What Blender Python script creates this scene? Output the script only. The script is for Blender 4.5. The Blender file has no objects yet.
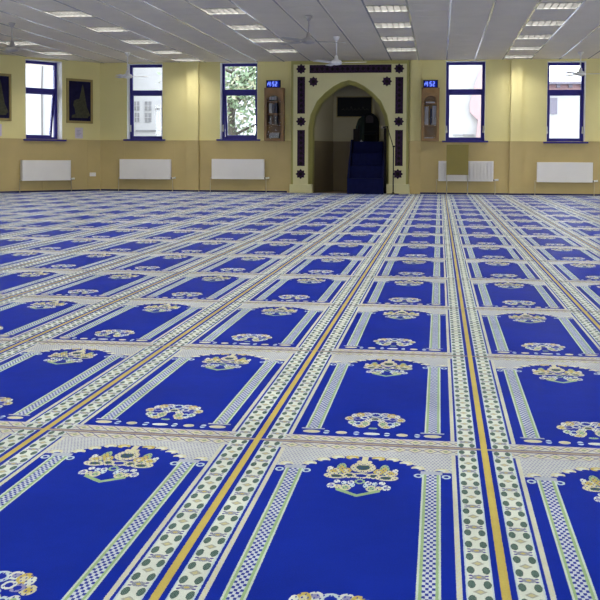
import bpy, bmesh, math, random
from mathutils import Vector, Matrix
random.seed(7)
C = bpy.context.scene.collection

# ------------------------------------------------------------------ camera, world, light, exposure
CAMZ = 0.796
FPX, CY = 972.354, 195.153
FWD = Vector((-0.14180674, 0.98914561, -0.03849427))
RGT = Vector((0.98983676, 0.14211073, 0.00526521))
UPV = Vector((-0.01067851, 0.0373564, 0.99924495))
cam_d = bpy.data.cameras.new('camera')
cam = bpy.data.objects.new('camera', cam_d); C.objects.link(cam)
cam_d.sensor_width = 36; cam_d.sensor_fit = 'HORIZONTAL'
cam_d.lens = FPX / 600 * 36
cam_d.shift_y = -(300 - CY) / 600
cam_d.clip_end = 300; cam_d.clip_start = 0.05
M = Matrix.Identity(4)
for i in range(3):
    M[i][0] = RGT[i]; M[i][1] = UPV[i]; M[i][2] = -FWD[i]
M[2][3] = CAMZ
cam.matrix_world = M
bpy.context.scene.camera = cam

w = bpy.data.worlds.new('sky'); bpy.context.scene.world = w; w.use_nodes = True
w.node_tree.nodes['Background'].inputs[0].default_value = (0.84, 0.91, 1.0, 1)
w.node_tree.nodes['Background'].inputs[1].default_value = 6.0
vs = bpy.context.scene.view_settings
vs.view_transform = 'Standard'; vs.look = 'None'; vs.exposure = 0.0; vs.gamma = 1.0
vs.use_curve_mapping = False
LAMP_W = 46.0          # each ceiling luminaire
FILL_SIDE = 22.0      # fill lamps added at windows assumed in the unseen walls
FILL_FRONT = 12.0

def area(name, loc, rot, sx, sy, power, col=(1, 1, 1), parent=None):
    d = bpy.data.lights.new(name, 'AREA'); d.shape = 'RECTANGLE'; d.size = sx; d.size_y = sy
    d.energy = power; d.color = col
    o = bpy.data.objects.new(name, d); C.objects.link(o); o.location = loc; o.rotation_euler = rot
    if parent: o.parent = parent
    return o
PI = math.pi
YW, ZC = 21.958, 2.985         # end wall, ceiling
XR, YF, XL = 8.0, -4.0, -10.6  # right wall, wall behind the camera, left wall
# added fill lamps at assumed windows: right wall, left wall, wall behind the camera
RW = [(-1.0, 1.8), (3.5, 1.8), (8.0, 1.8), (12.5, 1.8), (17.0, 1.8)]
LW = [(-1.0, 1.8), (3.5, 1.8), (8.0, 1.8), (12.5, 1.8)]
FW = [(-8, 2.2), (-4, 2.2), (0, 2.2), (4, 2.2)]
for y, s in RW: area('added_daylight', (XR + 0.25, y, 1.85), (0, PI/2, 0), 1.9, s, FILL_SIDE, (0.9, 0.95, 1))
for y, s in LW: area('added_daylight', (XL - 0.25, y, 1.85), (0, -PI/2, 0), 1.9, s, FILL_SIDE, (0.9, 0.95, 1))
for x, s in FW: area('added_daylight', (x, YF - 0.25, 1.85), (PI/2, 0, 0), s, 1.9, FILL_FRONT, (0.9, 0.95, 1))

# ------------------------------------------------------------------ helpers
def ray(px, py):
    return FWD + RGT * ((px - 300) / FPX) - UPV * ((py - CY) / FPX)
class Frame:            # a wall's own frame: x along it, y into it, z up
    def __init__(s, ox, oy, ang):
        s.o = Vector((ox, oy, 0)); s.a = ang
        s.t = Vector((math.cos(ang), math.sin(ang), 0)); s.n = Vector((-math.sin(ang), math.cos(ang), 0))
    def at(s, px, py, off=0.0):        # (x, z) where a sight line meets the plane y = off
        d = ray(px, py); c = Vector((0, 0, CAMZ))
        k = ((s.o - c).dot(s.n) + off) / d.dot(s.n)
        P = c + d * k - s.o
        return P.dot(s.t), P.z
    def world(s, x, y, z): return s.o + s.t * x + s.n * y + Vector((0, 0, z))
BACK = Frame(0, YW, 0)
KX = -7.897
ANG = math.atan2(2.09, 1.50)
LEFT = Frame(KX, YW, ANG)

def mat(name, col, rough=0.6, metal=0.0, emit=None, es=1.0, bump=0.0, bscale=60, var=0.0, vscale=3.0, spec=0.5, detail=3):
    m = bpy.data.materials.new(name); m.use_nodes = True
    nt = m.node_tree; b = nt.nodes['Principled BSDF']
    b.inputs['Roughness'].default_value = rough; b.inputs['Metallic'].default_value = metal
    b.inputs['Specular IOR Level'].default_value = spec
    b.inputs['Base Color'].default_value = (*col, 1)
    if emit:
        b.inputs['Emission Color'].default_value = (*emit, 1); b.inputs['Emission Strength'].default_value = es
    tc = nt.nodes.new('ShaderNodeTexCoord')
    if var > 0:
        n = nt.nodes.new('ShaderNodeTexNoise'); n.inputs['Scale'].default_value = vscale; n.inputs['Detail'].default_value = detail
        nt.links.new(tc.outputs['Object'], n.inputs['Vector'])
        r = nt.nodes.new('ShaderNodeMapRange'); r.inputs[1].default_value = 0.3; r.inputs[2].default_value = 0.7
        r.inputs[3].default_value = 1 - var; r.inputs[4].default_value = 1 + var
        nt.links.new(n.outputs[0], r.inputs[0])
        v = nt.nodes.new('ShaderNodeVectorMath'); v.operation = 'SCALE'; v.inputs[0].default_value = col
        nt.links.new(r.outputs[0], v.inputs['Scale']); nt.links.new(v.outputs[0], b.inputs['Base Color'])
    if bump > 0:
        n = nt.nodes.new('ShaderNodeTexNoise'); n.inputs['Scale'].default_value = bscale
        nt.links.new(tc.outputs['Object'], n.inputs['Vector'])
        bp = nt.nodes.new('ShaderNodeBump'); bp.inputs['Strength'].default_value = bump; bp.inputs['Distance'].default_value = 0.01
        nt.links.new(n.outputs[0], bp.inputs['Height']); nt.links.new(bp.outputs[0], b.inputs['Normal'])
    return m

MT = dict(
    ceil=mat('ceiling_tile', (0.68, 0.62, 0.53), 0.8, var=0.03, vscale=2.0, bump=0.1, bscale=80),
    bar=mat('ceiling_grid_bar', (0.80, 0.79, 0.80), 0.2, 0.45),
    paint=mat('yellow_paint', (0.74, 0.66, 0.31), 0.7, var=0.03, vscale=1.5, bump=0.05, bscale=200),
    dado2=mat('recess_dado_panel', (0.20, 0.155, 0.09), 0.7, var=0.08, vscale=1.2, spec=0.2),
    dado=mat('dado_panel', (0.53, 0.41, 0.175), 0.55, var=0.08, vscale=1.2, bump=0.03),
    reveal=mat('white_reveal', (0.82, 0.82, 0.80), 0.6, var=0.01),
    skirt=mat('navy_skirting', (0.03, 0.03, 0.12), 0.6, var=0.05),
    navy=mat('navy_window_paint', (0.032, 0.026, 0.23), 0.45, var=0.04, spec=0.25),
    rad=mat('radiator_enamel', (0.83, 0.80, 0.77), 0.4, var=0.02),
    grille=mat('radiator_grille', (0.45, 0.44, 0.42), 0.5, var=0.02),
    valve=mat('white_valve', (0.8, 0.78, 0.7), 0.35, var=0.02),
    pipe=mat('pipe_paint', (0.55, 0.48, 0.32), 0.45, var=0.02),
    gold=mat('dull_gold_frame', (0.30, 0.23, 0.08), 0.45, 0.3, var=0.1, vscale=8),
    art=mat('navy_textile', (0.012, 0.010, 0.040), 0.8, var=0.3, vscale=6, spec=0.1),
    artgold=mat('dull_gold_thread', (0.045, 0.045, 0.022), 0.8, var=0.4, vscale=25),
    paper=mat('lilac_paper', (0.62, 0.56, 0.66), 0.8, var=0.03, vscale=20),
    ink=mat('grey_ink', (0.30, 0.27, 0.36), 0.8, var=0.05),
    panel=mat('cream_plaster', (0.62, 0.58, 0.32), 0.6, var=0.03, vscale=3),
    olive=mat('olive_plaster', (0.36, 0.33, 0.10), 0.6, var=0.05, vscale=4),
    orn=mat('maroon_ornament', (0.030, 0.014, 0.036), 0.7, var=0.5, vscale=40, spec=0.1),
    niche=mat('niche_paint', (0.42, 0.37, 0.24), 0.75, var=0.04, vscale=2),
    wood=mat('brown_wood', (0.20, 0.10, 0.032), 0.4, var=0.2, vscale=5, bump=0.05),
    wood2=mat('honey_wood', (0.28, 0.15, 0.045), 0.4, var=0.2, vscale=5, bump=0.05),
    woodd=mat('dark_wood', (0.012, 0.009, 0.009), 0.7, var=0.2, vscale=6, spec=0.1),
    floorwood=mat('threshold_wood', (0.30, 0.15, 0.05), 0.4, var=0.2, vscale=3),
    black=mat('black_plastic', (0.006, 0.006, 0.007), 0.6, var=0.1, spec=0.15),
    blackm=mat('black_metal', (0.010, 0.010, 0.012), 0.6, 0.0, var=0.1, spec=0.2),
    stair=mat('navy_stair_carpet', (0.006, 0.008, 0.045), 0.95, spec=0.1, var=0.15, vscale=10, bump=0.3, bscale=150),
    leather=mat('black_leather', (0.007, 0.008, 0.009), 0.7, spec=0.1, var=0.2, vscale=12, bump=0.1),
    headrest=mat('grey_velvet', (0.05, 0.042, 0.048), 0.8, spec=0.1, var=0.15, vscale=20),
    drape=mat('dark_green_cloth', (0.022, 0.032, 0.028), 0.8, spec=0.1, var=0.15, vscale=8),
    led=mat('blue_led_panel', (0.0, 0.002, 0.03), 0.5, emit=(0.0, 0.01, 0.30), es=0.55, var=0.02, spec=0.1),
    digit=mat('blue_led_digit', (0.02, 0.05, 0.2), 0.4, emit=(0.16, 0.24, 1.0), es=1.7, var=0.02),
    board=mat('olive_board', (0.25, 0.20, 0.045), 0.6, var=0.05, vscale=4),
    pale=mat('pale_metal_leg', (0.6, 0.56, 0.42), 0.4, 0.2, var=0.03),
    fan=mat('fan_enamel', (0.33, 0.31, 0.30), 0.4, var=0.03),
    fanw=mat('fan_white_enamel', (0.72, 0.71, 0.72), 0.4, var=0.03),
    louvre=mat('luminaire_louvre', (0.08, 0.08, 0.077), 0.7, var=0.02, spec=0.1),
    house=mat('luminaire_housing', (0.16, 0.16, 0.157), 0.7, var=0.02, spec=0.1),
    render=mat('white_render', (0.36, 0.36, 0.36), 0.9, var=0.05, vscale=1.5),
    pinkwall=mat('pale_pink_render', (0.36, 0.255, 0.26), 0.9, var=0.06, vscale=2),
    brick=mat('pinkish_brick', (0.30, 0.19, 0.20), 0.9, var=0.12, vscale=6),
    roof=mat('grey_roof', (0.16, 0.15, 0.19), 0.8, var=0.1),
    dglass=mat('dark_house_glass', (0.19, 0.19, 0.195), 0.6, spec=0.2, var=0.2, vscale=4),
    drain=mat('grey_pipe', (0.09, 0.085, 0.08), 0.6, var=0.1),
    bark=mat('bark', (0.08, 0.075, 0.06), 0.9, var=0.3, vscale=9),
    leaf=mat('green_leaf', (0.16, 0.23, 0.13), 0.6, var=0.3, vscale=4),
    leafy=mat('yellow_leaf', (0.30, 0.31, 0.20), 0.6, var=0.3, vscale=4),
    ground=mat('outside_paving', (0.4, 0.4, 0.4), 0.9, var=0.1),
    b1=mat('grey_book', (0.12, 0.115, 0.12), 0.6, var=0.1), b2=mat('white_book', (0.34, 0.33, 0.36), 0.6, var=0.1),
    b3=mat('green_book', (0.03, 0.06, 0.045), 0.6, var=0.1), b4=mat('cream_book', (0.22, 0.18, 0.10), 0.6, var=0.1),
    b5=mat('navy_book', (0.02, 0.025, 0.06), 0.6, var=0.1), b6=mat('brown_book', (0.07, 0.035, 0.02), 0.6, var=0.1),
)
# clear pane: mostly transparent with a faint reflection
g = bpy.data.materials.new('window_glass'); g.use_nodes = True
nt = g.node_tree; nt.nodes.clear()
o_ = nt.nodes.new('ShaderNodeOutputMaterial'); mx = nt.nodes.new('ShaderNodeMixShader')
tr = nt.nodes.new('ShaderNodeBsdfTransparent'); gl = nt.nodes.new('ShaderNodeBsdfGlossy'); gl.inputs['Roughness'].default_value = 0.02
fr = nt.nodes.new('ShaderNodeFresnel'); fr.inputs[0].default_value = 1.3
nt.links.new(fr.outputs[0], mx.inputs[0]); nt.links.new(tr.outputs[0], mx.inputs[1]); nt.links.new(gl.outputs[0], mx.inputs[2]); nt.links.new(mx.outputs[0], o_.inputs[0])
MT['glass'] = g
cg = g.copy(); cg.name = 'cabinet_glass'; cg.node_tree.nodes['Fresnel'].inputs[0].default_value = 1.06
MT['cabinet_glass'] = cg

def link(name, bm, m, parent=None, bevel=0.0, smooth=False):
    me = bpy.data.meshes.new(name)
    bmesh.ops.recalc_face_normals(bm, faces=bm.faces)
    bm.to_mesh(me); bm.free()
    me.materials.append(MT[m] if isinstance(m, str) else m)
    o = bpy.data.objects.new(name, me); C.objects.link(o)
    if parent: o.parent = parent
    if smooth:
        for p in me.polygons: p.use_smooth = True
    if bevel > 0:
        b = o.modifiers.new('bevel', 'BEVEL'); b.width = bevel; b.segments = 2; b.limit_method = 'ANGLE'
    return o
def box(bm, x0, x1, y0, y1, z0, z1, mtx=None):
    vs_ = [bm.verts.new(Vector(p) if mtx is None else mtx @ Vector(p)) for p in
          ((x0,y0,z0),(x1,y0,z0),(x1,y1,z0),(x0,y1,z0),(x0,y0,z1),(x1,y0,z1),(x1,y1,z1),(x0,y1,z1))]
    for f in ((3,2,1,0),(4,5,6,7),(0,1,5,4),(1,2,6,5),(2,3,7,6),(3,0,4,7)): bm.faces.new([vs_[i] for i in f])
def boxo(name, m, x0, x1, y0, y1, z0, z1, parent=None, bevel=0.0):
    bm = bmesh.new(); box(bm, x0, x1, y0, y1, z0, z1); return link(name, bm, m, parent, bevel)
def tube(bm, pts, r, n=10, cap=True):
    pts = [Vector(p) for p in pts]; rings = []
    rs = r if isinstance(r, (list, tuple)) else [r] * len(pts)
    for i, p in enumerate(pts):
        d = (pts[min(i+1, len(pts)-1)] - pts[max(i-1, 0)]).normalized()
        a = d.orthogonal().normalized() if i == 0 else (rings_a - d * rings_a.dot(d)).normalized()
        rings_a = a; b = d.cross(a)
        rings.append([bm.verts.new(p + (a*math.cos(k*2*PI/n) + b*math.sin(k*2*PI/n)) * rs[i]) for k in range(n)])
    for A, B in zip(rings, rings[1:]):
        for k in range(n): bm.faces.new((A[k], A[(k+1)%n], B[(k+1)%n], B[k]))
    if cap: bm.faces.new(rings[0][::-1]); bm.faces.new(rings[-1])
def lathe(bm, prof, n=20, c=(0,0,0)):
    rings = [[bm.verts.new((c[0]+r*math.cos(k*2*PI/n), c[1]+r*math.sin(k*2*PI/n), c[2]+z)) for k in range(n)] for r, z in prof]
    for A, B in zip(rings, rings[1:]):
        for k in range(n): bm.faces.new((A[k], A[(k+1)%n], B[(k+1)%n], B[k]))
    bm.faces.new(rings[0][::-1]); bm.faces.new(rings[-1])
def prism(bm, poly, y0, y1):           # polygon in x,z given depth in y
    A = [bm.verts.new((x, y0, z)) for x, z in poly]; B = [bm.verts.new((x, y1, z)) for x, z in poly]
    bm.faces.new(A); bm.faces.new(B[::-1])
    for k in range(len(poly)): j = (k+1) % len(poly); bm.faces.new((A[k], B[k], B[j], A[j]))
def struct(o): o['kind'] = 'structure'; return o
def tag(o, label, cat, group=None):
    o['label'] = label; o['category'] = cat
    if group: o['group'] = group
    return o
def thing(name, label, cat, loc, rz=0.0, group=None):
    o = bpy.data.objects.new(name, None); C.objects.link(o); o.location = loc; o.rotation_euler = (0, 0, rz)
    o.empty_display_size = 0.1
    return tag(o, label, cat, group)
def place(o, fr): o.location = fr.o; o.rotation_euler = (0, 0, fr.a); return o

# ------------------------------------------------------------------ carpet pattern (node based)
CW, CX0, CROW, CY0 = 0.63, 0.204338*0.63, 2.0188683*0.63, 4.250925*0.63
def carpet_material():
    m = bpy.data.materials.new('prayer_carpet_pattern'); m.use_nodes = True
    nt = m.node_tree; bs = nt.nodes['Principled BSDF']
    L = nt.links
    class E:
        def __init__(s, k): s.k = k
        def _b(op):
            def f(a, b): return mth(op, a, b)
            return f
        __add__ = _b('ADD'); __sub__ = _b('SUBTRACT'); __mul__ = _b('MULTIPLY'); __truediv__ = _b('DIVIDE')
        def __radd__(a, b): return mth('ADD', b, a)
        def __rsub__(a, b): return mth('SUBTRACT', b, a)
        def __rmul__(a, b): return mth('MULTIPLY', b, a)
        def __lt__(a, b): return mth('LESS_THAN', a, b)
        def __gt__(a, b): return mth('GREATER_THAN', a, b)
        def __and__(a, b): return mth('MULTIPLY', a, b)
        def __or__(a, b): return mth('MAXIMUM', a, b)
    def mth(op, a, b=None):
        n = nt.nodes.new('ShaderNodeMath'); n.operation = op
        for i, v in enumerate((a, b)):
            if v is None: continue
            if isinstance(v, E): L.new(v.k, n.inputs[i])
            else: n.inputs[i].default_value = v
        return E(n.outputs[0])
    ab = lambda a: mth('ABSOLUTE', a)
    flr = lambda a: mth('FLOOR', a)
    fra = lambda a: mth('FRACT', a)
    sin = lambda a: mth('SINE', a)
    def rng(a, lo, hi): return (a > lo) & (a < hi)
    tc = nt.nodes.new('ShaderNodeTexCoord'); sp = nt.nodes.new('ShaderNodeSeparateXYZ')
    L.new(tc.outputs['Object'], sp.inputs[0])
    X, Y = E(sp.outputs[0]), E(sp.outputs[1])
    # woven edge: a tiny fuzz in the pattern coordinates
    nz = nt.nodes.new('ShaderNodeTexNoise'); nz.inputs['Scale'].default_value = 260; nz.inputs['Detail'].default_value = 1
    L.new(tc.outputs['Object'], nz.inputs['Vector']); fz = (E(nz.outputs[0]) - 0.5) * 0.006
    U = (X - CX0) * (1/CW) + fz
    cu = U - flr(U + 0.5)
    a = ab(cu)
    V = (Y - CY0) * (1/CROW)
    P = CROW / CW
    t = fra(V) * P + fz          # distance from the near row line
    tau = P - t                  # distance from the far row line
    tb = mth('MINIMUM', t, tau)
    s = 0.5 - a
    col = [None]
    def paint(mask, c):
        n = nt.nodes.new('ShaderNodeMix'); n.data_type = 'RGBA'; n.clamp_factor = True
        if isinstance(mask, E): L.new(mask.k, n.inputs[0])
        if col[0] is None: n.inputs[6].default_value = (*BLUE, 1)
        else: L.new(col[0], n.inputs[6])
        if isinstance(c, tuple): n.inputs[7].default_value = (*c, 1)
        else: L.new(c, n.inputs[7])
        col[0] = n.outputs[2]
    BLUE = (0.006, 0.026, 0.36); WHITE = (0.70, 0.76, 0.68); CREAM = (0.66, 0.64, 0.42); YEL = (0.58, 0.47, 0.12)
    GREEN = (0.34, 0.50, 0.26); DK = (0.06, 0.115, 0.10); LIL = (0.30, 0.30, 0.52); PUR = (0.10, 0.08, 0.30); TAN = (0.42, 0.35, 0.26)
    PALEB = (0.55, 0.68, 0.72)
    def dist(x, y, cx, cy, rx, ry):
        return mth('ADD', mth('POWER', (x - cx) * (1/rx), 2.0), mth('POWER', (y - cy) * (1/ry), 2.0))
    # ab() first: power of a negative base with exponent 2 is fine in Cycles
    def blob(x, y, cx, cy, rx, ry, c, c2=None, k=0.28):
        d = dist(x, y, cx, cy, rx, ry); paint(d < 1.0, c)
        if c2: paint(d < k, c2)
    # ---- inner field features on the s axis (mirrored), near end: bouquet
    for (cx, cy, rx, ry, c, c2) in (
        (0.0, 0.49, 0.036, 0.040, PALEB, BLUE), (0.045, 0.505, 0.024, 0.030, WHITE, LIL), (0.078, 0.485, 0.023, 0.042, YEL, CREAM),
        (0.105, 0.47, 0.014, 0.035, WHITE, None), (0.122, 0.415, 0.024, 0.035, CREAM, YEL), (0.085, 0.425, 0.024, 0.028, LIL, BLUE),
        (0.052, 0.44, 0.022, 0.030, WHITE, BLUE), (0.0, 0.42, 0.030, 0.028, CREAM, DK), (0.030, 0.39, 0.018, 0.022, WHITE, None),
        (0.105, 0.345, 0.020, 0.034, WHITE, GREEN), (0.075, 0.335, 0.022, 0.034, PALEB, BLUE), (0.042, 0.335, 0.024, 0.050, CREAM, GREEN),
        (0.060, 0.285, 0.026, 0.024, CREAM, YEL), (0.088, 0.300, 0.013, 0.018, WHITE, None), (0.0, 0.255, 0.022, 0.014, GREEN, None)):
        blob(s, t, cx, cy, rx, ry, c, c2)
    # ---- far end: arch pendant flower
    for (cx, cy, rx, ry, c, c2) in (
        (0.0, 0.325, 0.052, 0.066, CREAM, DK), (0.022, 0.255, 0.010, 0.018, CREAM, None), (0.088, 0.345, 0.020, 0.065, GREEN, YEL), (0.066, 0.375, 0.022, 0.035, YEL, CREAM),
        (0.116, 0.385, 0.028, 0.035, CREAM, YEL), (0.132, 0.350, 0.012, 0.022, WHITE, None), (0.0, 0.430, 0.046, 0.034, CREAM, BLUE), (0.050, 0.430, 0.030, 0.034, CREAM, DK),
        (0.100, 0.445, 0.046, 0.032, CREAM, DK), (0.132, 0.440, 0.016, 0.022, CREAM, None),
        (0.0, 0.500, 0.022, 0.030, GREEN, BLUE), (0.034, 0.515, 0.014, 0.022, WHITE, LIL), (0.060, 0.520, 0.011, 0.020, PALEB, None), (0.088, 0.510, 0.013, 0.020, WHITE, None),
        (0.105, 0.560, 0.018, 0.030, WHITE, LIL), (0.078, 0.570, 0.014, 0.024, CREAM, None), (0.050, 0.575, 0.022, 0.036, CREAM, GREEN), (0.026, 0.545, 0.010, 0.025, PALEB, None)):
        blob(s, tau, cx, cy, rx, ry, c, c2)
    vline = ab(tau - (0.66 - s * 0.75)) < 0.014
    paint(vline & (s < 0.085), GREEN)
    paint((s < 0.013) & rng(tau, 0.10, 0.30), CREAM)
    lace = (sin(s * 360.0) * sin(t * 150.0)) > 0.62
    paint(lace & (s < 0.16) & (rng(t, 0.25, 0.54) | rng(tau, 0.27, 0.60)), BLUE)
    # ---- spandrel
    arch = 0.185 + mth('POWER', s * (1/0.26), 3.0) * 0.16
    arch2 = mth('MINIMUM', arch, 0.345)
    sp_m = (s < 0.358) & rng(tau, 0.05, 0.1) | ((s < 0.358) & (tau > 0.05) & (tau < arch2))
    paint(sp_m, (0.57, 0.61, 0.60))
    hatch = (sin(s * 420.0 + flr(tau * 48.0) * 3.14159) > 0.1) & (fra(tau * 48.0) > 0.35)
    paint(sp_m & hatch, (0.35, 0.36, 0.50))
    for (cx, cy, c) in ((0.055, 0.20, YEL), (0.115, 0.205, CREAM), (0.172, 0.245, CREAM), (0.222, 0.300, CREAM), (0.318, 0.318, CREAM)):
        blob(s, tau, cx, cy, 0.028, 0.026, c, WHITE if c == CREAM else CREAM)
        d = dist(s, tau, cx - 0.012, cy + 0.018, 0.016, 0.012); paint(d < 1.0, BLUE)
    blob(s, tau, 0.225, 0.395, 0.018, 0.024, PALEB, BLUE); blob(s, tau, 0.335, 0.395, 0.018, 0.024, PALEB, BLUE)
    # ---- columns
    cm = (t > 0.215) & (tau > 0.345)
    col_m = rng(a, 0.187, 0.260) & cm
    paint(col_m, (0.60, 0.72, 0.62))
    paint(rng(a, 0.194, 0.253) & cm, GREEN)
    chk = rng(a, 0.203, 0.243) & cm
    paint(chk, (0.62, 0.68, 0.76))
    ck = sin(t * 170.0 + flr((a - 0.203) * 100.0) * 3.14159) > 0.2
    paint(chk & ck, (0.03, 0.05, 0.34))
    paint(rng(a, 0.180, 0.267) & rng(tau, 0.335, 0.375), (0.45, 0.50, 0.58))
    paint(rng(a, 0.170, 0.278) & rng(t, 0.205, 0.222), (0.45, 0.48, 0.52))
    # ---- medallion row at the near end
    for (cx, rx, ry, c) in ((0.0, 0.038, 0.020, WHITE), (0.070, 0.014, 0.028, PALEB), (0.139, 0.026, 0.024, CREAM), (0.208, 0.014, 0.028, PALEB), (0.277, 0.040, 0.024, CREAM)):
        blob(s, t, cx, 0.165, rx, ry, c)
        if rx < 0.02: paint((ab(s - cx) < rx) & (ab(t - 0.165) < 0.007), BLUE)
    # ---- long stripes
    outer = a < 0.142
    paint(outer, BLUE)
    paint(rng(a, 0.125, 0.1425), (0.62, 0.65, 0.56))
    paint(rng(a, 0.128, 0.1395) & (sin(t * 190.0 + a * 500.0) > 0.2), CREAM)
    # ---- row bands
    band = (tb < 0.100) & (a > 0.112)
    paint(band, (0.60, 0.62, 0.57))
    bc = fra(a * (1/0.066)) - 0.5
    be = mth('ADD', ab(bc) * 2.2, ab(tb - 0.058) * (1/0.034))
    paint(band & (be < 1.25), (0.20, 0.20, 0.34)); paint(band & (be < 1.0), (0.66, 0.63, 0.44)); paint(band & (be < 0.45), (0.32, 0.40, 0.26))
    paint((a > 0.112) & rng(tb, 0.095, 0.103), (0.42, 0.42, 0.55))
    # ---- floral bands
    fl = rng(a, 0.033, 0.1145)
    paint(fl, WHITE)
    paint((rng(a, 0.033, 0.038) | rng(a, 0.109, 0.1145)), PALEB)
    Q = 0.1009; tq = t * (1/Q); fq = fra(tq) - 0.5; odd = fra(flr(tq) * 0.5) > 0.25
    am = ab(a - 0.0735)
    fc = mth('MINIMUM', fra(tq), 1.0 - fra(tq))
    even = fra(flr(tq + 0.5) * 0.5) > 0.25
    mott = sin(t * 620.0) * sin(a * 900.0)
    e1 = dist(am, fc, 0.0, 0.0, 0.021, 0.17)
    paint((e1 < 1.0) & fl & even, (0.20, 0.20, 0.34)); paint((e1 < 1.0) & fl & even & (mott > 0.1), (0.42, 0.48, 0.44)); paint((e1 < 0.16) & fl & even, (0.55, 0.47, 0.16))
    odd_ = 1.0 - even
    dd = am * (1/0.021) + fc * (1/0.20)
    paint((dd < 1.0) & fl & odd_, (0.40, 0.42, 0.36)); paint((dd < 0.55) & fl & odd_, (0.58, 0.54, 0.30))
    d = dist(am, fq, 0.0235, 0.0, 0.0118, 0.27)
    paint((d < 1.0) & fl, DK); paint((d < 0.75) & fl & (mott > 0.15), (0.17, 0.25, 0.22))
    lf = dist(am, fc, 0.024, 0.10, 0.006, 0.05); paint((lf < 1.0) & fl & even, PUR)
    # ---- row line
    paint((tb < 0.021) & (a > 0.033), (0.14, 0.12, 0.26)); paint((tb < 0.011), TAN)
    # ---- yellow centre line
    paint(a < 0.0138, YEL)
    # pile wear, soft variation
    n2 = nt.nodes.new('ShaderNodeTexNoise'); n2.inputs['Scale'].default_value = 2.6; n2.inputs['Detail'].default_value = 6; n2.inputs['Roughness'].default_value = 0.7
    L.new(tc.outputs['Object'], n2.inputs['Vector'])
    n3 = nt.nodes.new('ShaderNodeTexNoise'); n3.inputs['Scale'].default_value = 420; n3.inputs['Detail'].default_value = 2
    L.new(tc.outputs['Object'], n3.inputs['Vector'])
    f = E(n2.outputs[0]) * 0.6 + E(n3.outputs[0]) * 0.5 + 0.225
    v = nt.nodes.new('ShaderNodeVectorMath'); v.operation = 'SCALE'; L.new(col[0], v.inputs[0]); L.new(f.k, v.inputs['Scale'])
    L.new(v.outputs[0], bs.inputs['Base Color'])
    bs.inputs['Roughness'].default_value = 0.42; bs.inputs['Specular IOR Level'].default_value = 0.02
    bs.inputs['Sheen Weight'].default_value = 0.42; bs.inputs['Sheen Roughness'].default_value = 0.10; bs.inputs['Sheen Tint'].default_value = (0.72, 0.8, 1.0, 1)
    bp = nt.nodes.new('ShaderNodeBump'); bp.inputs['Strength'].default_value = 0.06; bp.inputs['Distance'].default_value = 0.002
    L.new(n3.outputs[0], bp.inputs['Height']); L.new(bp.outputs[0], bs.inputs['Normal'])
    return m
MT['carpet'] = carpet_material()

# ------------------------------------------------------------------ room shell
boxo('ground', 'ground', -60, 60, 22.5, 90, -0.45, -0.35); struct(bpy.data.objects['ground'])
struct(boxo('floor', 'floorwood', XL-0.4, XR+0.4, YF-0.4, 24.2, -0.20, -0.012))
kx2 = LEFT.world(-4.6, 0, 0)
XL = kx2.x
bm = bmesh.new()
poly = [(XR-.02, YF), (XR-.02, YW-0.02), (KX+0.02, YW-0.02), (kx2.x, kx2.y), (XL, YF)]
A = [bm.verts.new((x, y, -0.012)) for x, y in poly]; B = [bm.verts.new((x, y, 0)) for x, y in poly]
bm.faces.new(A[::-1]); bm.faces.new(B)
for k in range(5): bm.faces.new((A[k], A[(k+1)%5], B[(k+1)%5], B[k]))
tag(link('prayer_carpet', bm, 'carpet'), 'royal blue fitted prayer carpet woven with rows of arched mats in cream borders', 'carpet')

# luminaire positions: (column key, x, row y)
GX, GY, TX, TY = -0.785, 14.35, 0.61, 0.60
COLS = [('L3', GX - 12*TX), ('L2', GX - 8*TX), ('L1', GX - 4*TX), ('C', GX), ('R', GX + 4*TX)]
ROWS = [GY + 3*TY*k for k in range(-7, 5)]
ROWS[-1] -= 0.2       # the row by the wall sits behind a cut tile
def yline(j): return GY+(j-.5)*TY - (0.2 if j > 11 else 0)
lights = []
for key, x in COLS + [('R2', GX + 8*TX), ('R3', GX + 12*TX)]:
    for y in ROWS:
        if y > 21 and key not in ('L2', 'R', 'R2', 'R3'): continue
        if key == 'L3' and y > 20.5: continue
        lights.append((key, x, y))
cells = {(round((x-GX)/TX), round((y-GY)/TY)) for _, x, y in lights}
bm = bmesh.new()
i0, i1 = math.floor((XL-GX)/TX), math.ceil((XR-GX)/TX)
j0, j1 = math.floor((YF-GY)/TY), math.ceil((YW-GY)/TY)
vcache = {}
def gv(i, j):
    if (i, j) not in vcache: vcache[(i, j)] = bm.verts.new((GX+(i-.5)*TX, min(max(yline(j), YF-.1), 22.1), ZC))
    return vcache[(i, j)]
for i in range(i0, i1+1):
    for j in range(j0, j1+1):
        if (i, j) in cells: continue
        bm.faces.new([gv(i, j), gv(i, j+1), gv(i+1, j+1), gv(i+1, j)])
ce = link('ceiling', bm, 'ceil'); struct(ce)
sm = ce.modifiers.new('thickness', 'SOLIDIFY'); sm.thickness = 0.02; sm.offset = 1
bm = bmesh.new()
for i in range(i0, i1+1):
    x = GX + (i-.5)*TX
    if XL < x < XR: box(bm, x-0.014, x+0.014, YF, YW, ZC-0.0065, ZC+0.001)
struct(link('trim_1', bm, 'bar')); bm = bmesh.new()
for j in range(j0, j1+1):
    y = yline(j)
    if YF < y < YW: box(bm, XL, XR, y-0.011, y+0.011, ZC-0.0012, ZC+0.001)
struct(link('trim_10', bm, 'ceil'))
struct(boxo('ceiling', 'ceil', XL-.5, XR+.5, YF-.5, 24.2, ZC+0.16, ZC+0.3))  # unseen slab added above the tiles to block outside light

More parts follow.
